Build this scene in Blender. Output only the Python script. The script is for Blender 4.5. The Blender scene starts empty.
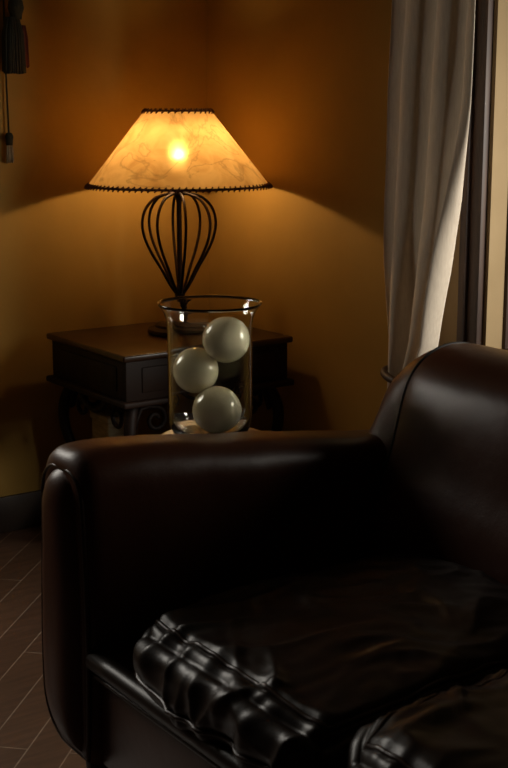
import bpy, bmesh, math, random
from mathutils import Vector, Matrix, noise

SC = bpy.context.scene
COL = SC.collection
R = math.radians

# ------------------------------------------------------------------ camera
cam_d = bpy.data.cameras.new('camera')
cam = bpy.data.objects.new('camera', cam_d); COL.objects.link(cam)
cam.location = (0, 0, 1.23)
cam.rotation_euler = (R(90 - 11.8), 0, R(-35))
cam_d.sensor_fit = 'VERTICAL'; cam_d.sensor_height = 36.0
cam_d.lens = 1300 * 36 / 768
cam_d.clip_start = 0.05
cam_d.dof.use_dof = True
cam_d.dof.focus_distance = 2.9
cam_d.dof.aperture_fstop = 9.0
SC.camera = cam

# ------------------------------------------------------------------ view
SC.view_settings.view_transform = 'Standard'
SC.view_settings.look = 'None'
SC.view_settings.gamma = 1
SC.view_settings.use_curve_mapping = False
SC.view_settings.exposure = 0.0
SC.cycles.use_denoising = True
SC.cycles.max_bounces = 12
SC.cycles.transmission_bounces = 10
SC.cycles.transparent_max_bounces = 12
SC.cycles.sample_clamp_indirect = 30.0
SC.cycles.blur_glossy = 0.5

# ------------------------------------------------------------------ world (dusk outside, dim rest of the house behind the camera)
W = bpy.data.worlds.new('dusk'); SC.world = W; W.use_nodes = True
bg = W.node_tree.nodes['Background']
bg.inputs[0].default_value = (0.55, 0.50, 0.42, 1); bg.inputs[1].default_value = 0.006


def area(name, loc, target, sx, sy, power, col, spread=180):
    d = bpy.data.lights.new(name, 'AREA'); d.shape = 'RECTANGLE'; d.size = sx; d.size_y = sy
    d.energy = power; d.color = col; d.spread = R(spread)
    o = bpy.data.objects.new(name, d); COL.objects.link(o); o.location = loc
    v = Vector(target) - Vector(loc)
    o.rotation_euler = v.to_track_quat('-Z', 'Y').to_euler()
    return o

# low daylight outside the window in the right wall, and outside the window in the left wall
area('daylight_outside_right_window', (2.66, 1.10, 1.12), (2.13, 2.2, 0.98), 0.40, 0.60, 11.5, (1.0, 0.95, 0.84), 100)
area('daylight_outside_left_window', (0.35, 4.1, 1.9), (0.75, 2.2, 0.5), 1.1, 1.2, 50, (1.0, 0.94, 0.84))

# ------------------------------------------------------------------ material helpers
MATS = {}


def mat(name, base, rough=0.5, **kw):
    m = bpy.data.materials.new(name); m.use_nodes = True
    b = m.node_tree.nodes['Principled BSDF']
    b.inputs['Base Color'].default_value = (*base, 1)
    b.inputs['Roughness'].default_value = rough
    for k, v in kw.items():
        b.inputs[k.replace('_', ' ')].default_value = v
    MATS[name] = m
    return m


def nodes(m):
    return m.node_tree.nodes, m.node_tree.links, m.node_tree.nodes['Principled BSDF']


def texco(m, scale=(1, 1, 1), rot=(0, 0, 0)):
    N, L, b = nodes(m)
    t = N.new('ShaderNodeTexCoord'); mp = N.new('ShaderNodeMapping')
    mp.inputs['Scale'].default_value = scale; mp.inputs['Rotation'].default_value = rot
    L.new(t.outputs['Object'], mp.inputs['Vector'])
    return mp.outputs['Vector']


def noise_col(m, c1, c2, scale=5, detail=5, sc=(1, 1, 1), lo=0.35, hi=0.65, rot=(0, 0, 0)):
    N, L, b = nodes(m)
    n = N.new('ShaderNodeTexNoise'); n.inputs['Scale'].default_value = scale; n.inputs['Detail'].default_value = detail
    L.new(texco(m, sc, rot), n.inputs['Vector'])
    r = N.new('ShaderNodeValToRGB')
    r.color_ramp.elements[0].position = lo; r.color_ramp.elements[0].color = (*c1, 1)
    r.color_ramp.elements[1].position = hi; r.color_ramp.elements[1].color = (*c2, 1)
    L.new(n.outputs['Fac'], r.inputs['Fac']); L.new(r.outputs['Color'], b.inputs['Base Color'])
    return n


def bump(m, scale, strength, dist=0.002, detail=4, sc=(1, 1, 1), voronoi=False):
    N, L, b = nodes(m)
    if voronoi:
        n = N.new('ShaderNodeTexVoronoi'); n.inputs['Scale'].default_value = scale; out = n.outputs['Distance']
    else:
        n = N.new('ShaderNodeTexNoise'); n.inputs['Scale'].default_value = scale
        n.inputs['Detail'].default_value = detail; out = n.outputs['Fac']
    L.new(texco(m, sc), n.inputs['Vector'])
    bp = N.new('ShaderNodeBump'); bp.inputs['Strength'].default_value = strength; bp.inputs['Distance'].default_value = dist
    L.new(out, bp.inputs['Height'])
    if b.inputs['Normal'].is_linked:
        L.new(b.inputs['Normal'].links[0].from_socket, bp.inputs['Normal'])
    L.new(bp.outputs['Normal'], b.inputs['Normal'])


# ochre limewashed wall
M_WALL = mat('ochre_plaster', (0.42, 0.25, 0.05), 0.85)
noise_col(M_WALL, (0.345, 0.198, 0.036), (0.395, 0.230, 0.046), 3.0, 6)
bump(M_WALL, 9, 0.25, 0.01)
M_CEIL = mat('ceiling_plaster', (0.35, 0.27, 0.16), 0.9); bump(M_CEIL, 12, 0.2)
M_BASE = mat('dark_baseboard_paint', (0.035, 0.022, 0.014), 0.5); noise_col(M_BASE, (0.03, 0.018, 0.012), (0.042, 0.027, 0.017), 8)

# floor: narrow planks laid at 45 degrees with pale joints
M_FLOOR = mat('diagonal_wood_planks', (0.1, 0.05, 0.03), 0.42)
N, L, b = nodes(M_FLOOR)
vec = texco(M_FLOOR, (1, 1, 1), (0, 0, R(-45)))
br = N.new('ShaderNodeTexBrick')
br.inputs['Scale'].default_value = 1.0
br.inputs['Brick Width'].default_value = 0.9
br.inputs['Row Height'].default_value = 0.085
br.inputs['Mortar Size'].default_value = 0.0016
br.inputs['Mortar Smooth'].default_value = 0.3
br.inputs['Color1'].default_value = (0.16, 0.088, 0.055, 1)
br.inputs['Color2'].default_value = (0.12, 0.064, 0.042, 1)
br.inputs['Mortar'].default_value = (0.42, 0.32, 0.24, 1)
L.new(vec, br.inputs['Vector'])
nz = N.new('ShaderNodeTexNoise'); nz.inputs['Scale'].default_value = 6; nz.inputs['Detail'].default_value = 6
L.new(texco(M_FLOOR, (1, 9, 1), (0, 0, R(-45))), nz.inputs['Vector'])
mx = N.new('ShaderNodeMix'); mx.data_type = 'RGBA'; mx.blend_type = 'MULTIPLY'; mx.inputs['Factor'].default_value = 0.7
rp = N.new('ShaderNodeValToRGB'); rp.color_ramp.elements[0].color = (0.45, 0.45, 0.45, 1); rp.color_ramp.elements[0].position = 0.3
rp.color_ramp.elements[1].position = 0.7
L.new(nz.outputs['Fac'], rp.inputs['Fac'])
L.new(br.outputs['Color'], mx.inputs[6]); L.new(rp.outputs['Color'], mx.inputs[7]); L.new(mx.outputs[2], b.inputs['Base Color'])
bump(M_FLOOR, 30, 0.15, 0.002, sc=(1, 1, 1))

# leather
def leather(name, c1, c2, rough):
    m = mat(name, c1, rough)
    noise_col(m, c1, c2, 3.5, 5, lo=0.3, hi=0.75)
    bump(m, 420, 0.18, 0.0006, voronoi=True)
    bump(m, 22, 0.22, 0.004, detail=5)
    m.node_tree.nodes['Principled BSDF'].inputs['Specular IOR Level'].default_value = 0.30
    return m

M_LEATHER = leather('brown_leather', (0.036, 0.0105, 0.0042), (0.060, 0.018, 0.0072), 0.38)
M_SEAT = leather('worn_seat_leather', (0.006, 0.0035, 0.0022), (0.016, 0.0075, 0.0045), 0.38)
M_PIPE = leather('leather_piping', (0.018, 0.010, 0.007), (0.028, 0.014, 0.010), 0.30)
M_SEAM = mat('dark_seam_thread', (0.006, 0.004, 0.003), 0.7); noise_col(M_SEAM, (0.004, 0.003, 0.002), (0.009, 0.006, 0.004), 60)

M_DWOOD = mat('dark_carved_wood', (0.02, 0.010, 0.006), 0.6, Specular_IOR_Level=0.22)
noise_col(M_DWOOD, (0.008, 0.004, 0.0025), (0.022, 0.010, 0.006), 5, 6, (1, 12, 1)); bump(M_DWOOD, 20, 0.2, 0.002, sc=(1, 10, 1))
M_TOPW = mat('polished_table_top_wood', (0.07, 0.03, 0.013), 0.28)
noise_col(M_TOPW, (0.018, 0.0075, 0.004), (0.042, 0.018, 0.008), 4, 6, (1, 10, 1))
M_RWOOD = mat('reddish_stand_wood', (0.14, 0.05, 0.025), 0.35)
noise_col(M_RWOOD, (0.03, 0.011, 0.006), (0.055, 0.02, 0.010), 6, 5, (1, 8, 1))
M_FRAMEW = mat('dark_window_wood', (0.045, 0.022, 0.013), 0.55)
noise_col(M_FRAMEW, (0.03, 0.014, 0.009), (0.065, 0.032, 0.018), 5, 6, (12, 12, 1))
M_CREAM = mat('cream_reveal_plaster', (0.62, 0.48, 0.27), 0.8); noise_col(M_CREAM, (0.27, 0.185, 0.088), (0.31, 0.215, 0.108), 7)
M_IRON = mat('rusted_black_iron', (0.02, 0.012, 0.008), 0.5, Metallic=0.6)
noise_col(M_IRON, (0.012, 0.008, 0.006), (0.05, 0.025, 0.013), 18); bump(M_IRON, 90, 0.4, 0.001)
M_LACE = mat('brown_leather_lacing', (0.045, 0.014, 0.008), 0.6); noise_col(M_LACE, (0.08, 0.024, 0.010), (0.15, 0.05, 0.022), 60)
M_BALL = mat('cream_stone_ball', (0.62, 0.58, 0.44), 0.22, Coat_Weight=0.4)
noise_col(M_BALL, (0.66, 0.57, 0.34), (0.84, 0.76, 0.52), 9, 6); bump(M_BALL, 40, 0.1, 0.001)
M_TASSEL = mat('dark_green_tassel_yarn', (0.035, 0.033, 0.018), 0.9); noise_col(M_TASSEL, (0.012, 0.012, 0.006), (0.028, 0.025, 0.012), 30, sc=(6, 6, 1))
M_TASSEL_SHADOW = mat('reddish_tassel_shadow', (0.11, 0.022, 0.012), 0.9); noise_col(M_TASSEL_SHADOW, (0.07, 0.015, 0.009), (0.15, 0.03, 0.015), 30, sc=(6, 6, 1))  # colour of the reddish shadow beside the tassel
M_PALE = mat('pale_tassel_yarn', (0.30, 0.24, 0.15), 0.9); noise_col(M_PALE, (0.22, 0.17, 0.10), (0.36, 0.29, 0.18), 40, sc=(6, 6, 1))
M_BOX = mat('pale_woven_box', (0.4, 0.34, 0.2), 0.8); noise_col(M_BOX, (0.34, 0.28, 0.16), (0.5, 0.42, 0.26), 25, sc=(1, 1, 4))

# curtain linen
M_CURT = mat('cream_linen', (0.62, 0.55, 0.46), 0.9, Sheen_Weight=0.15)
N, L, b = nodes(M_CURT)
noise_col(M_CURT, (0.66, 0.56, 0.45), (0.76, 0.66, 0.54), 30, 3, (8, 8, 1))
bump(M_CURT, 260, 0.25, 0.0006, sc=(1, 1, 1))
tr = N.new('ShaderNodeBsdfTranslucent'); tr.inputs[0].default_value = (0.62, 0.54, 0.42, 1)
ms = N.new('ShaderNodeMixShader'); ms.inputs[0].default_value = 0.25
out = N['Material Output']
L.new(b.outputs[0], ms.inputs[1]); L.new(tr.outputs[0], ms.inputs[2]); L.new(ms.outputs[0], out.inputs['Surface'])

# parchment shade: mostly translucent rawhide, mottled with darker veins
M_SHADE = mat('mottled_parchment', (0.7, 0.45, 0.2), 0.6)
N, L, b = nodes(M_SHADE)
v = texco(M_SHADE)
n1 = N.new('ShaderNodeTexNoise'); n1.inputs['Scale'].default_value = 14; n1.inputs['Detail'].default_value = 8; n1.inputs['Distortion'].default_value = 0.9
L.new(v, n1.inputs['Vector'])
n2 = N.new('ShaderNodeTexNoise'); n2.inputs['Scale'].default_value = 7; n2.inputs['Detail'].default_value = 5; n2.inputs['Distortion'].default_value = 1.2
L.new(v, n2.inputs['Vector'])
ab = N.new('ShaderNodeMath'); ab.operation = 'SUBTRACT'; ab.inputs[1].default_value = 0.5
L.new(n2.outputs['Fac'], ab.inputs[0])
ab2 = N.new('ShaderNodeMath'); ab2.operation = 'ABSOLUTE'; L.new(ab.outputs[0], ab2.inputs[0])
vr = N.new('ShaderNodeMapRange'); vr.inputs[1].default_value = 0.0; vr.inputs[2].default_value = 0.025
vr.inputs[3].default_value = 0.72; vr.inputs[4].default_value = 1.0; L.new(ab2.outputs[0], vr.inputs[0])
r1 = N.new('ShaderNodeValToRGB')
r1.color_ramp.elements[0].position = 0.3; r1.color_ramp.elements[0].color = (0.52, 0.31, 0.10, 1)
r1.color_ramp.elements[1].position = 0.68; r1.color_ramp.elements[1].color = (0.72, 0.49, 0.19, 1)
L.new(n1.outputs['Fac'], r1.inputs['Fac'])
mm = N.new('ShaderNodeMix'); mm.data_type = 'RGBA'; mm.blend_type = 'MULTIPLY'; mm.inputs['Factor'].default_value = 1
L.new(r1.outputs['Color'], mm.inputs[6]); L.new(vr.outputs[0], mm.inputs[7])
L.new(mm.outputs[2], b.inputs['Base Color'])
tr = N.new('ShaderNodeBsdfTranslucent'); L.new(mm.outputs[2], tr.inputs[0])
ms = N.new('ShaderNodeMixShader'); ms.inputs[0].default_value = 0.62
L.new(b.outputs[0], ms.inputs[1]); L.new(tr.outputs[0], ms.inputs[2])
# thin hide scatters part of the light forwards: the bulb shows as a blurred glow
rf = N.new('ShaderNodeBsdfRefraction'); rf.inputs['Roughness'].default_value = 0.88; rf.inputs['IOR'].default_value = 1.08
L.new(mm.outputs[2], rf.inputs['Color'])
ms2 = N.new('ShaderNodeMixShader'); ms2.inputs[0].default_value = 0.09
L.new(ms.outputs[0], ms2.inputs[1]); L.new(rf.outputs[0], ms2.inputs[2])
L.new(ms2.outputs[0], N['Material Output'].inputs['Surface'])

# real refracting glass for the vase
M_GLASS = mat('clear_glass', (0.96, 0.97, 0.94), 0.0, IOR=1.48, Transmission_Weight=1.0)
# thin window glass: see-through with a surface reflection
M_PANE = bpy.data.materials.new('window_glass'); M_PANE.use_nodes = True
N = M_PANE.node_tree.nodes; L = M_PANE.node_tree.links; N.clear()
o_ = N.new('ShaderNodeOutputMaterial'); t_ = N.new('ShaderNodeBsdfTransparent'); g_ = N.new('ShaderNodeBsdfGlossy'); g_.inputs['Roughness'].default_value = 0.02
f_ = N.new('ShaderNodeMapRange'); lw_ = N.new('ShaderNodeLayerWeight'); lw_.inputs[0].default_value = 0.5; pw_ = N.new('ShaderNodeMath'); pw_.operation = 'POWER'; pw_.inputs[1].default_value = 5
L.new(lw_.outputs['Facing'], pw_.inputs[0]); L.new(pw_.outputs[0], f_.inputs[0]); f_.inputs[3].default_value = 0.04; f_.inputs[4].default_value = 0.8; x_ = N.new('ShaderNodeMixShader')
L.new(f_.outputs[0], x_.inputs[0]); L.new(t_.outputs[0], x_.inputs[1]); L.new(g_.outputs[0], x_.inputs[2]); L.new(x_.outputs[0], o_.inputs[0])
# frosted bulb: glows and lets the filament's light through
M_BULB = bpy.data.materials.new('glowing_bulb'); M_BULB.use_nodes = True
N = M_BULB.node_tree.nodes; L = M_BULB.node_tree.links; N.clear()
o_ = N.new('ShaderNodeOutputMaterial'); t_ = N.new('ShaderNodeBsdfTransparent'); e_ = N.new('ShaderNodeEmission'); a_ = N.new('ShaderNodeAddShader')
e_.inputs[0].default_value = (1, 0.66, 0.32, 1); e_.inputs[1].default_value = 12
L.new(t_.outputs[0], a_.inputs[0]); L.new(e_.outputs[0], a_.inputs[1]); L.new(a_.outputs[0], o_.inputs[0])


# ------------------------------------------------------------------ mesh helpers
def link(name, verts, faces, m, parent=None, smooth=True):
    me = bpy.data.meshes.new(name); me.from_pydata([tuple(v) for v in verts], [], faces); me.update()
    if smooth:
        me.polygons.foreach_set('use_smooth', [True] * len(me.polygons))
    o = bpy.data.objects.new(name, me); COL.objects.link(o)
    me.materials.append(m)
    if parent: o.parent = parent
    return o


def bm_link(name, bm, m, parent=None, smooth=False, angle=None):
    bmesh.ops.recalc_face_normals(bm, faces=bm.faces)
    me = bpy.data.meshes.new(name); bm.to_mesh(me); bm.free()
    if smooth:
        me.polygons.foreach_set('use_smooth', [True] * len(me.polygons))
        if angle: me.set_sharp_from_angle(angle=R(angle))
    me.materials.append(m)
    o = bpy.data.objects.new(name, me); COL.objects.link(o)
    if parent: o.parent = parent
    return o


def add_box(bm, x0, x1, y0, y1, z0, z1, bev=0.0, seg=2):
    r = bmesh.ops.create_cube(bm, size=1)
    vs = r['verts']
    for v in vs:
        v.co = Vector(((x0 + x1) / 2 + v.co.x * (x1 - x0), (y0 + y1) / 2 + v.co.y * (y1 - y0), (z0 + z1) / 2 + v.co.z * (z1 - z0)))
    if bev:
        es = list({e for v in vs for e in v.link_edges})
        bmesh.ops.bevel(bm, geom=es, offset=bev, segments=seg, affect='EDGES', profile=0.5)


def box(name, m, dims, parent=None, bev=0.0, seg=2):
    bm = bmesh.new(); add_box(bm, *dims, bev=bev, seg=seg)
    return bm_link(name, bm, m, parent, smooth=bev > 0, angle=35)


def lathe(prof, seg=48, c=(0, 0, 0), close=False):
    vs, fs = [], []
    n = len(prof)
    for i in range(seg):
        a = 2 * math.pi * i / seg
        for r, z in prof:
            vs.append((c[0] + r * math.cos(a), c[1] + r * math.sin(a), c[2] + z))
    rng = n if close else n - 1
    for i in range(seg):
        j = (i + 1) % seg
        for k in range(rng):
            l = (k + 1) % n
            fs.append((i * n + k, j * n + k, j * n + l, i * n + l))
    return vs, fs


def lathe_obj(name, prof, m, parent=None, seg=48, c=(0, 0, 0), close=False, angle=None):
    vs, fs = lathe(prof, seg, c, close)
    bm = bmesh.new()
    bv = [bm.verts.new(v) for v in vs]
    for f in fs:
        bm.faces.new([bv[i] for i in f])
    bmesh.ops.remove_doubles(bm, verts=bm.verts, dist=1e-6)
    return bm_link(name, bm, m, parent, smooth=True, angle=angle)


def catmull(pts, n=8, closed=False):
    pts = [Vector(p) for p in pts]; out = []
    N_ = len(pts)
    rng = N_ if closed else N_ - 1
    for i in range(rng):
        if closed:
            p0, p1, p2, p3 = pts[i - 1], pts[i], pts[(i + 1) % N_], pts[(i + 2) % N_]
        else:
            p1, p2 = pts[i], pts[i + 1]
            p0 = pts[i - 1] if i else p1 * 2 - p2
            p3 = pts[i + 2] if i + 2 < N_ else p2 * 2 - p1
        for k in range(n):
            t = k / n
            out.append(0.5 * ((2 * p1) + (p2 - p0) * t + (2 * p0 - 5 * p1 + 4 * p2 - p3) * t * t + (3 * p1 - p0 - 3 * p2 + p3) * t ** 3))
    if not closed: out.append(pts[-1])
    return out


def tube_data(pts, rad, seg=8, closed=False, v0=0):
    pts = [Vector(p) for p in pts]; n = len(pts)
    rads = rad if isinstance(rad, (list, tuple)) else [rad] * n
    vs, fs = [], []
    tan = []
    for i in range(n):
        a = pts[i - 1] if (i or closed) else pts[i]
        b_ = pts[(i + 1) % n] if (i < n - 1 or closed) else pts[i]
        tan.append((b_ - a).normalized())
    up = Vector((0, 0, 1)) if abs(tan[0].z) < 0.9 else Vector((1, 0, 0))
    nrm = (up - tan[0] * up.dot(tan[0])).normalized()
    for i in range(n):
        nrm = (nrm - tan[i] * nrm.dot(tan[i])).normalized()
        bi = tan[i].cross(nrm)
        for k in range(seg):
            a = 2 * math.pi * k / seg
            vs.append(pts[i] + (nrm * math.cos(a) + bi * math.sin(a)) * rads[i])
    for i in range(n if closed else n - 1):
        j = (i + 1) % n
        for k in range(seg):
            l = (k + 1) % seg
            fs.append((v0 + i * seg + k, v0 + i * seg + l, v0 + j * seg + l, v0 + j * seg + k))
    if not closed:
        fs.append(tuple(v0 + k for k in range(seg))[::-1]); fs.append(tuple(v0 + (n - 1) * seg + k for k in range(seg)))
    return vs, fs


def tube(name, pts, rad, m, parent=None, seg=8, closed=False):
    vs, fs = tube_data(pts, rad, seg, closed)
    return link(name, vs, fs, m, parent)


def tubes(name, lst, m, parent=None, seg=8):
    vs, fs = [], []
    for pts, rad, closed in lst:
        v, f = tube_data(pts, rad, seg, closed, len(vs)); vs += v; fs += f
    return link(name, vs, fs, m, parent)


def empty(name, loc, label, cat, group=None):
    o = bpy.data.objects.new(name, None); COL.objects.link(o); o.location = loc; o.empty_display_size = 0.05
    o['label'] = label; o['category'] = cat
    if group: o['group'] = group
    return o


def adopt(root):
    """children were modelled in room coordinates: keep them there"""
    inv = Matrix.Translation(-root.location)
    for ch in root.children:
        ch.data.transform(inv)
        for g in ch.children:
            g.data.transform(inv)


def tag(o, label, cat, group=None):
    o['label'] = label; o['category'] = cat
    if group: o['group'] = group


def structure(o, label=None):
    o['kind'] = 'structure'
    if label: o['label'] = label
    return o


# ------------------------------------------------------------------ room shell
XR = 2.259      # right wall plane
YL = 3.482      # left wall plane
H = 2.45
structure(box('floor', M_FLOOR, (-2.2, 2.6, -1.2, 3.8, -0.05, 0.0)), 'dark wooden floor planks laid on the diagonal')
structure(box('ceiling', M_CEIL, (-2.2, 2.6, -1.2, 3.8, H, H + 0.05)), 'dim plaster ceiling')


def wall_with_opening(name, axis, plane, thick, a0, a1, o0, o1, z0, z1, label):
    """axis 'x': wall plane x=plane running along y; axis 'y': plane y=plane running along x"""
    bm = bmesh.new()
    for (p, q, r, s) in ((a0, o0, 0, H), (o1, a1, 0, H), (o0, o1, 0, z0), (o0, o1, z1, H)):
        if q - p < 1e-4 or s - r < 1e-4: continue
        if axis == 'x': add_box(bm, plane, plane + thick, p, q, r, s)
        else: add_box(bm, p, q, plane, plane + thick, r, s)
    bmesh.ops.remove_doubles(bm, verts=bm.verts, dist=1e-5)
    return structure(bm_link(name, bm, M_WALL), label)


# right wall: deep opening whose near-corner reveal shows as the pale strip
OY1 = 2.249; OY0 = 0.85; OZ0 = 0.63; OZ1 = 2.12
wall_with_opening('wall_right', 'x', XR, 0.22, -1.2, YL + 0.2, OY0, OY1, OZ0, OZ1, 'ochre wall on the right holding the curtained window')
# left wall with its window beyond the left of the picture
LX0, LX1, LZ0, LZ1 = -0.25, 0.85, 0.95, 2.05
wall_with_opening('wall_left', 'y', YL, 0.22, -2.2, XR, LX0, LX1, LZ0, LZ1, 'ochre wall behind the corner table')
structure(box('baseboard_left', M_BASE, (-2.2, XR, YL - 0.014, YL, 0, 0.11), bev=0.004), 'dark baseboard of the left wall')
structure(box('baseboard_right', M_BASE, (XR - 0.014, XR, -1.2, YL - 0.014, 0, 0.11), bev=0.004), 'dark baseboard of the right wall')

# window_1 in the right wall
win = bpy.data.objects.new('window_1', None); COL.objects.link(win); win['kind'] = 'structure'; win['label'] = 'dark framed window in a pale reveal beside the curtain'
win.location = (XR, OY1, OZ0)
bm = bmesh.new()   # pale plaster lining of the reveal
add_box(bm, XR - 0.002, XR + 0.055, OY1 - 0.012, OY1 + 0.002, OZ0, OZ1)
add_box(bm, XR - 0.002, XR + 0.055, OY0 - 0.002, OY0 + 0.012, OZ0, OZ1)
add_box(bm, XR - 0.002, XR + 0.055, OY0, OY1, OZ1 - 0.012, OZ1 + 0.002)
bm_link('window_reveal', bm, M_CREAM, win)
box('window_sill', M_CREAM, (XR - 0.03, XR + 0.055, OY0, OY1, OZ0 - 0.02, OZ0 + 0.012), win, 0.004)
bm = bmesh.new()   # dark architrave on the room side
add_box(bm, XR - 0.022, XR, OY1, OY1 + 0.045, OZ0 - 0.07, OZ1 + 0.06, 0.003)
add_box(bm, XR - 0.034, XR, OY1 + 0.036, OY1 + 0.060, OZ0 - 0.07, OZ1 + 0.06, 0.005)
add_box(bm, XR - 0.022, XR, OY0 - 0.068, OY0, OZ0 - 0.07, OZ1 + 0.06, 0.003)
add_box(bm, XR - 0.022, XR, OY0 - 0.068, OY1 + 0.068, OZ1, OZ1 + 0.068, 0.003)
bm_link('window_architrave', bm, M_FRAMEW, win, True, 35)
box('window_surround', M_CREAM, (XR - 0.006, XR, OY1 + 0.058, OY1 + 0.20, OZ0 - 0.07, OZ1 + 0.06), win, 0.002)
bm = bmesh.new()   # casement frame
fx0, fx1 = XR + 0.055, XR + 0.105
add_box(bm, fx0, fx0 + 0.03, OY1 - 0.022, OY1, OZ0, OZ1, 0.004)
add_box(bm, fx0, fx0 + 0.03, OY0, OY0 + 0.022, OZ0, OZ1, 0.004)
add_box(bm, fx0, fx1, OY0 + 0.02, OY1 - 0.02, OZ1 - 0.03, OZ1, 0.004)
add_box(bm, fx0, fx1, OY0 + 0.02, OY1 - 0.02, OZ0, OZ0 + 0.03, 0.004)
add_box(bm, fx0, fx0 + 0.03, (OY0 + OY1) / 2 - 0.015, (OY0 + OY1) / 2 + 0.015, OZ0 + 0.025, OZ1 - 0.025, 0.004)
bm_link('window_frame', bm, M_FRAMEW, win, True, 35)
box('window_pane', M_PANE, (XR + 0.068, XR + 0.072, OY0 + 0.018, OY1 - 0.018, OZ0 + 0.025, OZ1 - 0.025), win)
adopt(win)

# window_2 in the left wall (just out of the picture, it throws the cool light)
win = bpy.data.objects.new('window_2', None); COL.objects.link(win); win['kind'] = 'structure'; win['label'] = 'window in the left wall lighting the sofa front'
win.location = (LX0, YL, LZ0)
bm = bmesh.new()
add_box(bm, LX0, LX1, YL + 0.10, YL + 0.15, LZ0, LZ0 + 0.06, 0.004)
add_box(bm, LX0, LX1, YL + 0.10, YL + 0.15, LZ1 - 0.06, LZ1, 0.004)
for xx in (LX0, LX1 - 0.06):
    add_box(bm, xx, xx + 0.06, YL + 0.10, YL + 0.15, LZ0 + 0.055, LZ1 - 0.055, 0.004)
bm_link('window_frame', bm, M_FRAMEW, win, True, 35)
box('window_pane', M_PANE, (LX0 + 0.05, LX1 - 0.05, YL + 0.123, YL + 0.127, LZ0 + 0.05, LZ1 - 0.05), win)
adopt(win)

# ------------------------------------------------------------------ sofa
sofa = empty('leather_sofa', (1.38, 1.17, 0), 'dark brown leather sofa with a low padded arm, rolled back and creased seat cushions', 'sofa')
SX0 = 0.925


def arm_top(x):
    t = (x - SX0) / 0.80
    z = 0.703 - 0.096 * t
    if x < SX0 + 0.16:
        u = 1 - (x - SX0) / 0.16
        z -= 0.018 * u * u
    return z


def arm_section(zt, y0, y1, n=14, zb=0.15, rt=0.066, rb=0.085, bulge=0.008):
    """closed outline in (y, z): y1 is the outer side"""
    pts = []
    yi, yo = y0, y1
    for k in range(n + 1):                         # inner bottom to inner top corner and over
        pts.append((yi - bulge * math.sin(math.pi * k / n), zb + (zt - rt - zb) * k / n))
    for k in range(1, 9):
        a = math.pi - math.pi / 2 * k / 8
        pts.append((yi + rt + rt * math.cos(a), zt - rt + rt * math.sin(a) + 0.003 * math.sin(2 * (math.pi - a))))
    for k in range(1, 9):
        a = math.pi / 2 - math.pi / 2 * k / 8
        pts.append((yo - rt + rt * math.cos(a), zt - rt + rt * math.sin(a)))
    for k in range(1, n + 1):
        t = k / n
        pts.append((yo + 0.018 * t * t * (3 - 2 * t) + 0.4 * bulge * math.sin(math.pi * t), zt - rt + (zb + rb - zt + rt) * t))
    for k in range(1, 8):
        a = -math.pi / 2 * k / 7
        pts.append((yo + 0.018 - rb + rb * math.cos(a), zb + rb + rb * math.sin(a)))
    return pts


def arm_mesh(name, y0, y1, flip=False):
    """flip mirrors so that the outer side faces -y"""
    bm = bmesh.new()
    xs = [(SX0, 0.030), (SX0 + 0.002, 0.020), (SX0 + 0.006, 0.012), (SX0 + 0.012, 0.006), (SX0 + 0.022, 0.0015), (SX0 + 0.035, 0)]
    xs += [(SX0 + 0.035 + (0.86 - 0.035) * k / 40, 0) for k in range(1, 41)]
    rings = []
    for x, ins in xs:
        zt = arm_top(x) - ins
        sec = arm_section(zt, y0 + ins, y1 - ins, zb=0.15 + ins * 0.5, rt=0.066 - ins * 0.4)
        ring = []
        for y, z in sec:
            if flip: y = y0 + y1 - y
            p = Vector((x, y, z))
            d = 0.0035 * noise.noise(p * 7) + 0.0015 * noise.noise(p * 19)
            ring.append(bm.verts.new((x, y + d, z + (d if z > 0.3 else 0))))
        rings.append(ring)
    for a, b_ in zip(rings, rings[1:]):
        n = len(a)
        for k in range(n):
            bm.faces.new((a[k], a[(k + 1) % n], b_[(k + 1) % n], b_[k]))
    base = rings[0]
    cen = sum((v.co for v in base), Vector()) / len(base)
    prev = base
    for s_, dxx in ((0.97, -0.001), (0.93, 0.003), (0.85, 0.009), (0.70, 0.015), (0.50, 0.019), (0.28, 0.021)):
        ring = [bm.verts.new((SX0 - dxx, cen.y + (v.co.y - cen.y) * s_, cen.z + (v.co.z - cen.z) * (1 - (1 - s_) * 0.35))) for v in base]
        n = len(ring)
        for k in range(n):
            bm.faces.new((prev[k], prev[(k + 1) % n], ring[(k + 1) % n], ring[k]))
        prev = ring
    bm.faces.new(prev); bm.faces.new(rings[-1])
    o = bm_link(name, bm, M_LEATHER, sofa, True, 75)
    # front panel piping
    ins = 0.012
    sec = arm_section(arm_top(SX0) - 0.030, y0 + ins, y1 - ins, zb=0.16, rt=0.055)
    pts = [(SX0 + 0.004, (y0 + y1 - y) if flip else y, z) for y, z in sec]
    tube('arm_piping', pts, 0.0042, M_PIPE, o, 8, closed=True)
    return o


arm_mesh('arm', 1.80, 1.965)
arm_mesh('arm', 0.33, 0.495, flip=True)


# back: sections in (x, z) lofted along y
def back_section(top, dx=0.0, n=10):
    """front face bottom -> up -> rolled top -> down the rear"""
    ctrl = [(1.515 + dx, 0.30), (1.520 + dx, 0.42), (1.545 + dx, 0.52), (1.575 + dx, 0.60), (1.605 + dx, top - 0.085), (1.635 + dx, top - 0.035),
            (1.685, top - 0.006), (1.745, top), (1.80, top - 0.018), (1.838, top - 0.062), (1.855, top - 0.13), (1.86, 0.45), (1.86, 0.30), (1.86, 0.10)]
    c = catmull([(x, 0, z) for x, z in ctrl], 5)
    return [(p.x, p.z) for p in c]


BACK_TOP = 0.797
YE1, YE0 = 1.915, 0.38


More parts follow.
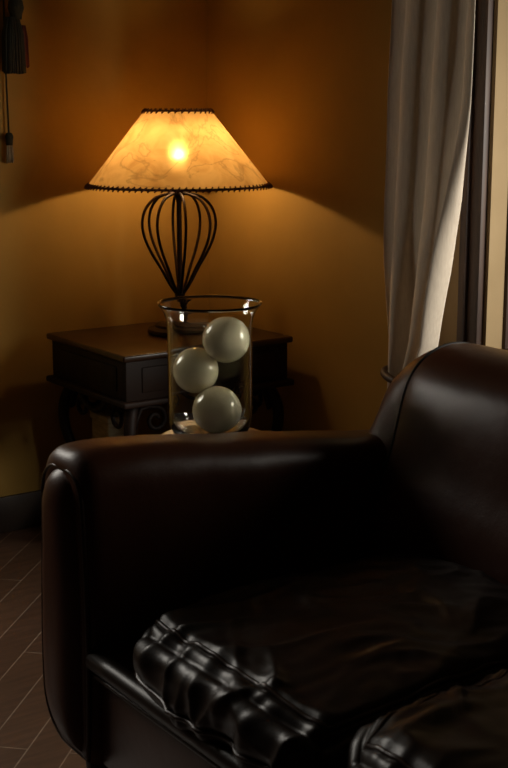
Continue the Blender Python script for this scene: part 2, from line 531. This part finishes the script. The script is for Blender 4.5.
def back_top_at(y):
    e = 0.0
    for edge, s in ((YE1, 1), (YE0, -1)):
        d = (edge - y) * s
        if d < 0.15:
            u = 1 - max(d, 0) / 0.15
            e = max(e, 0.15 * (1 - math.sqrt(max(0, 1 - u * u))))
    return e


def back_point_off(y):
    for edge, s in ((YE1, 1), (YE0, -1)):
        d = (edge - y) * s
        if d < 0.05:
            u = 1 - max(d, 0) / 0.05
            return 0.05 * (1 - math.sqrt(max(0, 1 - u * u)))
    return 0.0


SEAMS = (1.80, 1.43, 1.02, 0.62, 0.50)


def back_sec_at(y):
    drop = back_top_at(y)
    dx = back_point_off(y)
    # panels puff a little between the seams
    sec = back_section(BACK_TOP - drop, dx)
    puff = 0
    for a, b_ in zip(SEAMS, SEAMS[1:]):
        if b_ <= y <= a:
            puff = 0.014 * math.sin(math.pi * (a - y) / (a - b_)) ** 0.5
    res = []
    for i, (x, z) in enumerate(sec):
        f = max(0, 1 - abs(i - 18) / 16)
        p = Vector((x * 3, y * 3, z * 3))
        w = 0.006 * noise.noise(p) + 0.002 * noise.noise(p * 4)
        res.append((x - (puff + w) * f, z + puff * 0.25 * f * (z > 0.5)))
    return res


bm = bmesh.new()
ys = []
y = YE0
K = 150
for k in range(K + 1):
    t = k / K
    tt = 0.5 - 0.5 * math.cos(math.pi * t)
    ys.append(YE0 + (YE1 - YE0) * (0.5 * t + 0.5 * tt))
rings = []
for y in ys:
    rings.append([bm.verts.new((x, y, z)) for x, z in back_sec_at(y)])
for a, b_ in zip(rings, rings[1:]):
    for k in range(len(a) - 1):
        bm.faces.new((a[k], a[k + 1], b_[k + 1], b_[k]))
bm.faces.new(rings[0]); bm.faces.new(rings[-1])
back = bm_link('backrest', bm, M_LEATHER, sofa, True, 70)
seam_tubes = []
for ysm in (SEAMS[0], SEAMS[1], SEAMS[2], SEAMS[3]):
    sec = back_sec_at(ysm)[:44]
    rad = 0.0035 if ysm == SEAMS[0] else 0.0022
    seam_tubes.append(([(x - 0.0005, ysm, z + 0.0005) for x, z in sec], rad, False))
for q_, rad_, cl_ in seam_tubes:
    tube('backrest_seam', q_, rad_, M_SEAM, back, 6)

# base: seat deck, front border, roll and its piping
box('seat_frame', M_LEATHER, (SX0 + 0.02, 1.80, 0.49, 1.805, 0.15, 0.345), sofa, 0.012, 3)
pts = [(SX0 + 0.014 - 0.004 * math.sin(k / 20 * math.pi), 0.50 + (1.80 - 0.50) * k / 20, 0.343) for k in range(21)]
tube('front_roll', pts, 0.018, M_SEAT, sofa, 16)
pts = [(SX0 + 0.010, 0.50 + (1.80 - 0.50) * k / 20, 0.318) for k in range(21)]
tube('front_piping', pts, 0.0045, M_PIPE, sofa, 8)
for lx in (1.0, 1.80):
    for ly in (1.895, 0.40):
        lathe_obj('leg', [(0, 0), (0.018, 0), (0.022, 0.01), (0.028, 0.06), (0.034, 0.14), (0.034, 0.17), (0, 0.17)], M_DWOOD, sofa, 20, (lx, ly, 0), angle=50)


# seat cushions with real folds
def cushion(name, y0, y1, seed, x0=0.935, x1=1.535, z0=0.345, z1=0.462, na=120):
    cx, cy, cz = (x0 + x1) / 2, (y0 + y1) / 2, (z0 + z1) / 2
    hx, hy, hz = (x1 - x0) / 2, (y1 - y0) / 2, (z1 - z0) / 2
    rnd = 0.040
    off = Vector((seed * 3.17, seed * 1.31, seed * 2.7))

    def shape(u, v, w):
        """u,v,w in -1..1 on a cube surface"""
        p = Vector((u * hx, v * hy, w * hz))
        inner = Vector((max(-hx + rnd, min(hx - rnd, p.x)), max(-hy + rnd, min(hy - rnd, p.y)), max(-hz + rnd, min(hz - rnd, p.z))))
        d = p - inner
        nrm = d.normalized() if d.length > 1e-6 else Vector((0, 0, 1))
        q = inner + nrm * rnd
        crown = (1 - u ** 4) * (1 - v ** 4)
        if w > 0:
            q.z += 0.022 * crown * w
        # corners pull in
        q.x -= 0.020 * u * abs(v) ** 6
        q.y -= 0.022 * v * abs(u) ** 6
        q.z -= 0.016 * w * abs(u * v) ** 5 + 0.012 * max(0, w) * max(0, -u) ** 3
        # folds: long creases that fan out from the front border, warped
        s = q + Vector((cx, cy, cz)) + off
        wob = Vector((noise.noise(s * 5.0), noise.noise(s * 5.0 + Vector((9, 3, 1))), 0)) * 0.085
        t = s + wob
        fwd = max(0.0, min(1.0, (-u + 0.35) / 1.2))
        # creases across the border strip and running back from it
        a = t.y * 1.0 + t.x * 0.35
        c_ = t.x * 1.0 - t.y * 0.30
        r1_ = 1 - abs(noise.noise(Vector((a * 14, c_ * 4.0, 0.5 + t.z * 4)))) * 2.3
        r2_ = 1 - abs(noise.noise(Vector((a * 4.5 + 7, c_ * 12, 2.5 + t.z * 5)))) * 2.3
        r3_ = noise.noise(t * 34)
        r1_ = max(0, r1_) ** 1.6; r2_ = max(0, r2_) ** 1.8
        m1 = max(0, min(1, 0.55 + 1.6 * noise.noise(s * 5.5 + Vector((4, 4, 4)))))
        m2 = max(0, min(1, 0.5 + 1.6 * noise.noise(s * 4.5 + Vector((1, 8, 2)))))
        amp = 0.0120 * (0.50 + 0.70 * fwd) * r1_ * m1 + 0.0110 * r2_ * m2 + 0.0016 * r3_
        amp += 0.007 * noise.noise(s * 4.1)
        # tuck at the piping lines
        if w > 0.999:
            ds = min((0.91 - abs(u)) * hx, (0.91 - abs(v)) * hy)
            per = s.y if (0.91 - abs(u)) * hx < (0.91 - abs(v)) * hy else s.x
            g_ = noise.noise(Vector((per * 20, ds * 7, seed))) + 0.5 * noise.noise(Vector((per * 42, ds * 12, seed + 5)))
            amp += 0.0042 * g_ * math.exp(-abs(ds) / 0.05)
            amp -= 0.0065 * math.exp(-(ds / 0.006) ** 2)
        else:
            dz = (w + 0.45) * hz
            g_ = noise.noise(Vector(((s.y if abs(u) > 0.99 else s.x) * 15 + s.z * 12, s.z * 22, seed)))
            amp += 0.0052 * g_ * (1 - w * w) + 0.012 * (1 - w * w)
            if max(abs(u), abs(v)) > 0.985:
                amp -= 0.005 * math.exp(-(dz / 0.007) ** 2)
        q += nrm * amp * (0.35 if w < -0.9 else 1)
        return q + Vector((cx, cy, cz)), nrm

    bm = bmesh.new()
    cache = {}

    def V(u, v, w):
        k = (round(u, 4), round(v, 4), round(w, 4))
        if k not in cache:
            cache[k] = bm.verts.new(shape(u, v, w)[0])
        return cache[k]

    nb = 26
    # denser rows towards the edges
    def lin(n): return [-1 + 2 * k / n for k in range(n + 1)]
    U = lin(na); Vv = lin(na); Wv = lin(nb)
    for (A_, B_, f) in ((U, Vv, lambda a, b: (a, b, 1)), (Vv, U, lambda a, b: (b, a, -1)),
                        (U, Wv, lambda a, b: (a, -1, b)), (Wv, U, lambda a, b: (b, 1, a)),
                        (Wv, Vv, lambda a, b: (-1, b, a)), (Vv, Wv, lambda a, b: (1, a, b))):
        for i in range(len(A_) - 1):
            for j in range(len(B_) - 1):
                q = [V(*f(A_[i], B_[j])), V(*f(A_[i + 1], B_[j])), V(*f(A_[i + 1], B_[j + 1])), V(*f(A_[i], B_[j + 1]))]
                if len(set(q)) == 4:
                    bm.faces.new(q)
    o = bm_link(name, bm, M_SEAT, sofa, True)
    lines = []
    for w, sc_ in ((1, 0.91), (-0.45, 1)):
        pth = []
        for (ua, va), (ub, vb) in (((-1, -1), (-1, 1)), ((-1, 1), (1, 1)), ((1, 1), (1, -1)), ((1, -1), (-1, -1))):
            for k in range(40):
                t = k / 40
                p, nr = shape(sc_ * (ua + (ub - ua) * t), sc_ * (va + (vb - va) * t), w)
                pth.append(p + nr * 0.002)
        lines.append((pth, 0.0040, True))
    tubes('cushion_piping', lines, M_PIPE, o, 8)
    return o


cushion('seat_cushion', 1.188, 1.686, 1)
cushion('seat_cushion', 0.60, 1.186, 2, z1=0.472)
adopt(sofa)

# ------------------------------------------------------------------ corner table
TX0, TX1, TY0, TY1 = 1.650, 2.208, 2.955, 3.415
tab = empty('corner_table', ((TX0 + TX1) / 2, (TY0 + TY1) / 2, 0), 'low dark carved wooden table with scrolled legs standing in the corner under the lamp', 'table')
bm = bmesh.new(); add_box(bm, TX0, TX1, TY0, TY1, 0.582, 0.600, 0.005, 3)
bm_link('table_top', bm, M_TOPW, tab, True, 35)
bm = bmesh.new(); add_box(bm, TX0 + 0.012, TX1 - 0.012, TY0 + 0.012, TY1 - 0.012, 0.470, 0.583, 0.003)
# raised panels on the two front faces
add_box(bm, TX0 + 0.06, TX1 - 0.06, TY0 + 0.008, TY0 + 0.02, 0.492, 0.562, 0.004)
add_box(bm, TX0 + 0.008, TX0 + 0.02, TY0 + 0.06, TY1 - 0.06, 0.492, 0.562, 0.004)
bm_link('apron', bm, M_DWOOD, tab, True, 35)
bm = bmesh.new(); add_box(bm, TX0 - 0.004, TX1 + 0.004, TY0 - 0.004, TY1 + 0.004, 0.456, 0.474, 0.006, 3)
bm_link('lower_moulding', bm, M_DWOOD, tab, True, 35)


def scroll_leg(cx_, cy_, dx_, dy_):
    """S-curved iron-like leg bowing outward along (dx,dy), with a curl at the top"""
    def P(o_, z): return (cx_ + dx_ * o_, cy_ + dy_ * o_, z)
    main = catmull([P(-0.02, 0.458), P(0.005, 0.425), P(0.020, 0.375), P(0.014, 0.315), P(-0.012, 0.245), P(-0.036, 0.165), P(-0.034, 0.09), P(-0.008, 0.035), P(0.03, 0.012)], 6)
    rad = [0.018 - 0.007 * k / (len(main) - 1) for k in range(len(main))]
    return main, rad


for cx_, sx in ((TX0 + 0.045, -1), (TX1 - 0.045, 1)):
    for cy_, sy in ((TY0 + 0.045, -1), (TY1 - 0.05, 1)):
        main, rad = scroll_leg(cx_, cy_, sx * 0.7, sy * 0.7)
        vs, fs = tube_data(main, rad, 10)
        leg = link('leg', vs, fs, M_DWOOD, tab)
        # curls from the leg head towards each neighbouring leg
        lst = []
        for (ux, uy) in ((-sx, 0), (0, -sy)):
            sp = []
            for k in range(30):
                a = math.pi * 0.5 + k / 29 * math.pi * 2.4
                r_ = 0.036 * (1 - k / 29 * 0.72)
                o_ = 0.075 + r_ * math.cos(a + math.pi); z_ = 0.405 + r_ * math.sin(a)
                sp.append((cx_ + ux * o_, cy_ + uy * o_, z_))
            sp = [(cx_ + ux * 0.01, cy_ + uy * 0.01, 0.385), (cx_ + ux * 0.03, cy_ + uy * 0.03, 0.44)] + sp
            lst.append((catmull(sp, 2), 0.0065, False))
        tubes('leg_scroll', lst, M_DWOOD, leg, 8)
# curved brackets under the apron (arches)
lst = []
for y_ in (TY0 + 0.03, TY1 - 0.03):
    lst.append((catmull([(TX0 + 0.17, y_, 0.452), (TX0 + 0.21, y_, 0.425), ((TX0 + TX1) / 2, y_, 0.408), (TX1 - 0.21, y_, 0.425), (TX1 - 0.17, y_, 0.452)], 6), 0.009, False))
for x_ in (TX0 + 0.03, TX1 - 0.03):
    lst.append((catmull([(x_, TY0 + 0.15, 0.452), (x_, TY0 + 0.18, 0.425), (x_, (TY0 + TY1) / 2, 0.41), (x_, TY1 - 0.18, 0.425), (x_, TY1 - 0.15, 0.452)], 6), 0.009, False))
for q_, rad_, cl_ in lst:
    tube('apron_bracket', q_, rad_, M_DWOOD, tab, 8)
bm = bmesh.new(); add_box(bm, TX0 + 0.07, TX1 - 0.07, TY0 + 0.07, TY1 - 0.08, 0.155, 0.172, 0.004)
bm_link('lower_shelf', bm, M_DWOOD, tab, True, 35)
adopt(tab)

# pale box on the lower shelf
pb = empty('storage_box', (1.791, 3.267, 0.172), 'dim pale lidded box on the shelf under the corner table', 'box')
box('box_body', M_BOX, (1.740, 1.842, 3.215, 3.320, 0.1725, 0.355), pb, 0.008, 3)
box('box_lid', M_BOX, (1.736, 1.846, 3.211, 3.324, 0.352, 0.374), pb, 0.006, 3)
adopt(pb)

# ------------------------------------------------------------------ table lamp
LXc, LYc = 1.975, 3.195
LB = 0.600
lamp = empty('table_lamp', (LXc, LYc, LB), 'lit table lamp with a laced parchment cone shade on a wire balloon stand', 'lamp')
c0 = (LXc, LYc, LB)
lathe_obj('base', [(0, 0), (0.093, 0), (0.096, 0.005), (0.094, 0.014), (0.074, 0.020), (0.072, 0.027), (0.034, 0.032), (0.016, 0.036), (0.012, 0.045), (0.0, 0.045)], M_IRON, lamp, 48, c0, angle=40)
z_b, z_t = 0.105, 0.412
lathe_obj('stem', [(0, 0.02), (0.008, 0.02), (0.008, 0.045), (0.013, 0.058), (0.009, 0.072), (0.012, z_b - 0.012), (0.016, z_b), (0.015, z_b + 0.02),
                   (0.009, z_b + 0.032), (0.0075, z_b + 0.06), (0.0075, z_t - 0.035), (0.010, z_t - 0.025), (0.015, z_t - 0.014), (0.016, z_t), (0.013, z_t + 0.012), (0.007, z_t + 0.016), (0.007, z_t + 0.06), (0, z_t + 0.06)],
          M_IRON, lamp, 20, c0, angle=50)
camdir = math.atan2(-LYc, -LXc)
for k in range(8):
    a = camdir + math.pi / 2 + R(10) + k * math.pi / 4
    prof = [(0.010, z_t - 0.008), (0.035, z_t - 0.010), (0.070, z_t - 0.022), (0.097, z_t - 0.052), (0.107, z_t - 0.092), (0.100, z_t - 0.135), (0.080, z_t - 0.180), (0.055, z_t - 0.222), (0.030, z_t - 0.268), (0.012, z_b + 0.012)]
    pts = catmull([(LXc + r_ * math.cos(a), LYc + r_ * math.sin(a), LB + z_) for r_, z_ in prof], 6)
    tube('cage_wire', pts, 0.0043, M_IRON, lamp, 8)
# shade
R0, R1 = 0.259, 0.095
S0, S1 = 0.427, 0.634
nseg = 72
th = 0.0015
prof = [(R0, S0), (R0 - (R0 - R1) * 0.25, S0 + (S1 - S0) * 0.25), (R0 - (R0 - R1) * 0.5, S0 + (S1 - S0) * 0.5), (R0 - (R0 - R1) * 0.75, S0 + (S1 - S0) * 0.75), (R1, S1)]
shade = lathe_obj('lamp_shade', prof, M_SHADE, lamp, nseg, c0)


def lacing(rr, zz, n, rad, name, sl):
    lst = []
    lst.append(([(LXc + rr * math.cos(2 * math.pi * k / 96), LYc + rr * math.sin(2 * math.pi * k / 96), LB + zz) for k in range(96)], rad, True))
    for k in range(n):
        a0 = 2 * math.pi * k / n; a1 = a0 + 2 * math.pi / n * 0.75
        q = []
        for j in range(5):
            t = j / 4
            a = a0 + (a1 - a0) * t
            h_ = zz + (t - 0.5) * 2 * (rad + 0.003)
            r_ = rr + rad * 0.8 * math.sin(math.pi * t) + 0.002 - (h_ - zz) * sl
            q.append((LXc + r_ * math.cos(a), LYc + r_ * math.sin(a), LB + h_))
        lst.append((q, 0.0023, False))
    tubes(name, lst, M_LACE, shade, 6)


lacing(R0, S0, 90, 0.0036, 'bottom_lacing', 0.79)
lacing(R1, S1, 34, 0.0032, 'top_lacing', 0.79)
# shade carrier: spider ring and spokes at the top
lst = []
for k in range(3):
    a = k * 2 * math.pi / 3 + 0.4
    lst.append(([(LXc + r_ * math.cos(a), LYc + r_ * math.sin(a), LB + z_) for r_, z_ in ((0.004, 0.610), (0.05, 0.612), (R1 - 0.003, S1 - 0.004))], 0.0014, False))
for a in (0.9, 0.9 + math.pi):
    lst.append((catmull([(LXc + r_ * math.cos(a), LYc + r_ * math.sin(a), LB + z_) for r_, z_ in ((0.008, 0.455), (0.045, 0.480), (0.055, 0.53), (0.045, 0.585), (0.003, 0.612))], 5), 0.0014, False))
tubes('shade_harp', lst, M_IRON, lamp, 6)
BZ = 0.508
lathe_obj('bulb', [(0, 0.040), (0.012, 0.038), (0.022, 0.028), (0.027, 0.010), (0.024, -0.010), (0.015, -0.032), (0.013, -0.045), (0, -0.045)], M_BULB, lamp, 24, (LXc, LYc, LB + BZ))
adopt(lamp)
pl = bpy.data.lights.new('bulb_light', 'POINT'); pl.energy = 4.0; pl.color = (1.0, 0.62, 0.28); pl.shadow_soft_size = 0.012
po = bpy.data.objects.new('bulb_light', pl); COL.objects.link(po); po.parent = lamp; pl.use_nodes = True     # strength dimmed upwards by hand, keeps the glow above the shade faint
N = pl.node_tree.nodes; L = pl.node_tree.links
em = N['Emission']; tc = N.new('ShaderNodeTexCoord'); sx = N.new('ShaderNodeSeparateXYZ'); mr = N.new('ShaderNodeMapRange')
mr.interpolation_type = 'SMOOTHSTEP'
mr.inputs[1].default_value = 0.45; mr.inputs[2].default_value = 0.80; mr.inputs[3].default_value = 1.0; mr.inputs[4].default_value = 0.24
L.new(tc.outputs['Normal'], sx.inputs[0]); L.new(sx.outputs[2], mr.inputs[0]); md = N.new('ShaderNodeMapRange'); md.inputs[1].default_value = -0.95; md.inputs[2].default_value = -0.30; md.inputs[3].default_value = 0.16; md.inputs[4].default_value = 1.0
mp = N.new('ShaderNodeMath'); mp.operation = 'MULTIPLY'      # also dimmed downwards by hand, so the walls darken sooner below the shade
L.new(sx.outputs[2], md.inputs[0]); L.new(mr.outputs[0], mp.inputs[0]); L.new(md.outputs[0], mp.inputs[1]); L.new(mp.outputs[0], em.inputs['Strength'])
bulb = [c_ for c_ in lamp.children if c_.name.startswith('bulb') and c_.type == 'MESH'][0]
bulb.visible_shadow = True
po.location = (0, 0, BZ)

# ------------------------------------------------------------------ small round stand behind the sofa arm, carrying the vase
VX, VY, VZ = 1.365, 2.100, 0.602
st = empty('pedestal_stand', (VX, VY, 0), 'small round reddish wooden stand behind the sofa arm carrying the glass vase', 'stand')
SXc, SYc = VX + 0.005, VY - 0.005
lathe_obj('stand_top', [(0, 0.581), (0.100, 0.581), (0.110, 0.586), (0.112, 0.593), (0.109, 0.599), (0, 0.601)], M_RWOOD, st, 56, (SXc, SYc, 0), angle=40)
lathe_obj('pedestal', [(0, 0.06), (0.022, 0.06), (0.030, 0.09), (0.018, 0.15), (0.026, 0.26), (0.016, 0.36), (0.014, 0.48), (0.030, 0.56), (0.05, 0.583), (0, 0.583)], M_RWOOD, st, 28, (SXc, SYc, 0), angle=60)
for k in range(3):
    a = 0.5 + k * 2 * math.pi / 3
    pts = catmull([(SXc + r_ * math.cos(a), SYc + r_ * math.sin(a), z_) for r_, z_ in ((0.010, 0.10), (0.05, 0.10), (0.085, 0.05), (0.115, 0.012))], 6)
    tube('foot', pts, [0.014 - 0.004 * i / (len(pts) - 1) for i in range(len(pts))], M_RWOOD, st, 10)
adopt(st)

# glass vase
HV = 0.268
rw = 0.083
outer = [(0, 0.0), (0.055, 0.0), (0.066, 0.003), (0.075, 0.011), (0.081, 0.024), (rw, 0.040), (rw, 0.10), (rw, 0.19), (rw + 0.0005, 0.222), (rw + 0.003, 0.238), (rw + 0.008, 0.250), (rw + 0.0145, 0.259), (rw + 0.0185, 0.2635)]
lip = [(rw + 0.0195, 0.2655), (rw + 0.0188, 0.2670), (rw + 0.0175, 0.2668)]
inner = [(rw + 0.0126, 0.2605), (rw + 0.0061, 0.251), (rw + 0.0011, 0.239), (rw - 0.0015, 0.222), (rw - 0.0025, 0.19), (rw - 0.0028, 0.10), (rw - 0.0032, 0.042), (0.076, 0.027), (0.069, 0.016), (0.060, 0.010), (0.050, 0.008), (0, 0.008)]
vase = lathe_obj('glass_vase', outer + lip + inner, M_GLASS, None, 72, (0, 0, 0))
vase.location = (VX, VY, VZ + 0.0005)
tag(vase, 'tall clear glass cylinder vase with a flared rim holding three cream balls', 'vase')

# balls: positions from the camera's point of view, resting on one another
right = Vector((math.cos(R(-35)), math.sin(R(-35)), 0)); away = Vector((math.sin(R(35)), math.cos(R(35)), 0))
vc = Vector((VX, VY, VZ))
rb = [0.048, 0.0455, 0.0465]
specs = [(0.014, -0.026, 0.0095 + rb[0], rb[0], 'lowest of the three cream stone balls in the glass vase'),
         (-0.029, 0.018, 0.129, rb[1], 'middle cream stone ball leaning on the left side of the glass vase'),
         (0.032, -0.002, 0.195, rb[2], 'highest cream stone ball in the glass vase, just below the rim')]
for (u, w, z, r_, lab) in specs:
    bm = bmesh.new(); bmesh.ops.create_uvsphere(bm, u_segments=48, v_segments=32, radius=r_)
    for v_ in bm.verts:
        v_.co *= 1 + 0.006 * noise.noise(v_.co * 18 + Vector((z * 50, 0, 0)))
    o = bm_link('stone_ball', bm, M_BALL, None, True)
    o.location = vc + right * u + away * w + Vector((0, 0, z))
    tag(o, lab, 'ball', 'cream balls in the glass vase')

# ------------------------------------------------------------------ curtain in front of the right wall
cur = empty('curtain', (XR - 0.10, 2.35, 0.0), 'cream linen curtain gathered to the left of the window beside the sofa back', 'curtain')
CX = XR - 0.115


def curtain_mesh():
    nz_, nu = 90, 150
    vs, fs = [], []
    # height : (left y, right y)
    tabl = [(0.03, 2.485, 2.33), (0.45, 2.468, 2.335), (0.58, 2.455, 2.325), (0.68, 2.478, 2.275), (0.76, 2.488, 2.258), (0.86, 2.495, 2.236), (1.03, 2.496, 2.212), (1.25, 2.490, 2.198), (1.50, 2.482, 2.192), (2.28, 2.480, 2.19)]
    def ends(z):
        for (a, la, ra), (b_, lb, rb_) in zip(tabl, tabl[1:]):
            if z <= b_:
                t = (z - a) / (b_ - a); t = t * t * (3 - 2 * t) if False else t
                return la + (lb - la) * t, ra + (rb_ - ra) * t
        return tabl[-1][1:]
    for i in range(nz_ + 1):
        z = 0.03 + (2.28 - 0.03) * i / nz_
        yl, yr = ends(z)
        wd = yl - yr
        gather = max(0.0, min(1.0, (1.0 - z) / 0.4))
        depth = 0.020 + 0.014 * gather
        for j in range(nu + 1):
            u = j / nu
            ph = u * 2.8 * 2 * math.pi + 0.35 * math.sin(z * 2.1) + 0.8 * u * math.sin(z * 1.3 + 1)
            f = math.sin(ph) + 0.08 * math.sin(2.1 * ph + z * 1.7)
            f *= (0.55 + 0.45 * gather)
            uu = u if u < 0.88 else 0.88 + (u - 0.88) * 0.5
            y_ = yl - wd * uu / 0.94 + 0.006 * math.sin(ph * 2) * (1 - gather * 0.5)
            # leading edge swings out into the room at mid height, above the tie
            lead = (max(0, (u - 0.55) / 0.33) ** 1.4 if u < 0.88 else 1 - ((u - 0.88) / 0.12) ** 1.6 * 0.8)
            swing = 0.050 * lead * math.exp(-((z - 0.86) / 0.26) ** 2)
            x_ = CX + depth * f - swing + 0.003 * noise.noise(Vector((u * 6, z * 5, 0)))
            vs.append((x_, y_, z))
    for i in range(nz_):
        for j in range(nu):
            a = i * (nu + 1) + j
            fs.append((a, a + 1, a + nu + 2, a + nu + 1))
    return vs, fs


vs, fs = curtain_mesh()
cl = link('curtain_panel', vs, fs, M_CURT, cur)
sm = cl.modifiers.new('thick', 'SOLIDIFY'); sm.thickness = 0.0014
# tie band and its hook on the wall
tp = [(CX + 0.050 * math.cos(a), 2.392 + 0.068 * math.sin(a), 0.58 + 0.012 * math.sin(a)) for a in [2 * math.pi * k / 40 for k in range(40)]]
tube('tieback', tp, 0.010, M_FRAMEW, cur, 10, closed=True)
tube('tie_hook', catmull([(XR, 2.50, 0.66), (XR - 0.04, 2.50, 0.665), (XR - 0.075, 2.497, 0.65), (XR - 0.085, 2.49, 0.61), (XR - 0.07, 2.475, 0.585)], 5), 0.006, M_FRAMEW, cur, 8)
adopt(cur)
rod = empty('curtain_rod', (XR - 0.11, 1.8, 2.30), 'dark curtain rod above the window', 'curtain rod')
tube('rod', [(CX, 0.3, 2.295), (CX, 2.62, 2.295)], 0.012, M_FRAMEW, rod, 14)
for yy in (0.40, 2.56):
    tube('bracket', [(CX, yy, 2.295), (XR, yy, 2.295)], 0.008, M_FRAMEW, rod, 8)
adopt(rod)

# ------------------------------------------------------------------ tassels hanging on the left wall
def strands(cx_, cy_, ztop, zbot, r0, r1, n, rad, seed):
    rnd_ = random.Random(seed); lst = []
    for k in range(n):
        a = rnd_.random() * 2 * math.pi; q = math.sqrt(rnd_.random())
        zb = zbot + rnd_.random() * 0.012
        lst.append(([(cx_ + r0 * q * math.cos(a), cy_ + 0.6 * r0 * q * math.sin(a), ztop),
                     (cx_ + r1 * q * 0.9 * math.cos(a), cy_ + 0.6 * r1 * q * math.sin(a), ztop - (ztop - zbot) * 0.3),
                     (cx_ + r1 * q * math.cos(a), cy_ + 0.6 * r1 * q * math.sin(a), zb)], rad, False))
    return lst


HX, HY = 1.592, YL - 0.040
tas = empty('wall_tassel', (HX, YL - 0.04, 1.33), 'thick dark green tassel hanging high on the ochre wall', 'tassel')
lathe_obj('tassel_head', [(0, 0.065), (0.010, 0.062), (0.020, 0.048), (0.023, 0.030), (0.017, 0.012), (0.016, 0.0), (0, 0)], M_TASSEL, tas, 24, (HX + 0.012, HY, 1.483))
tubes('skirt', strands(HX, HY, 1.488, 1.335, 0.018, 0.034, 150, 0.0035, 3), M_TASSEL, tas, 5)
tubes('shadow_strands', strands(HX + 0.034, HY + 0.010, 1.468, 1.352, 0.008, 0.016, 30, 0.0030, 5), M_TASSEL_SHADOW, tas, 5)  # strands added in place of the reddish shadow right of the tassel
tube('hanging_cord', [(HX + 0.008, HY, 1.545), (HX + 0.010, HY + 0.01, 1.62), (HX + 0.01, YL - 0.002, 1.70)], 0.006, M_TASSEL, tas, 8)
adopt(tas)
t2 = empty('cord_tassel', (HX - 0.022, YL - 0.02, 1.10), 'small pale tipped tassel on a thin cord below the dark tassel', 'tassel')
X2 = 1.580
tube('cord', [(X2 + 0.002, YL - 0.012, 1.66), (X2, YL - 0.012, 1.36), (X2, YL - 0.016, 1.17)], 0.0028, M_TASSEL, t2, 6)
lathe_obj('tassel_head', [(0, 0.012), (0.008, 0.010), (0.012, 0.0), (0.010, -0.012), (0.009, -0.024), (0, -0.024)], M_TASSEL, t2, 16, (X2, YL - 0.018, 1.163))
tubes('skirt', strands(X2, YL - 0.018, 1.142, 1.088, 0.007, 0.011, 40, 0.0022, 8), M_PALE, t2, 5)
adopt(t2)
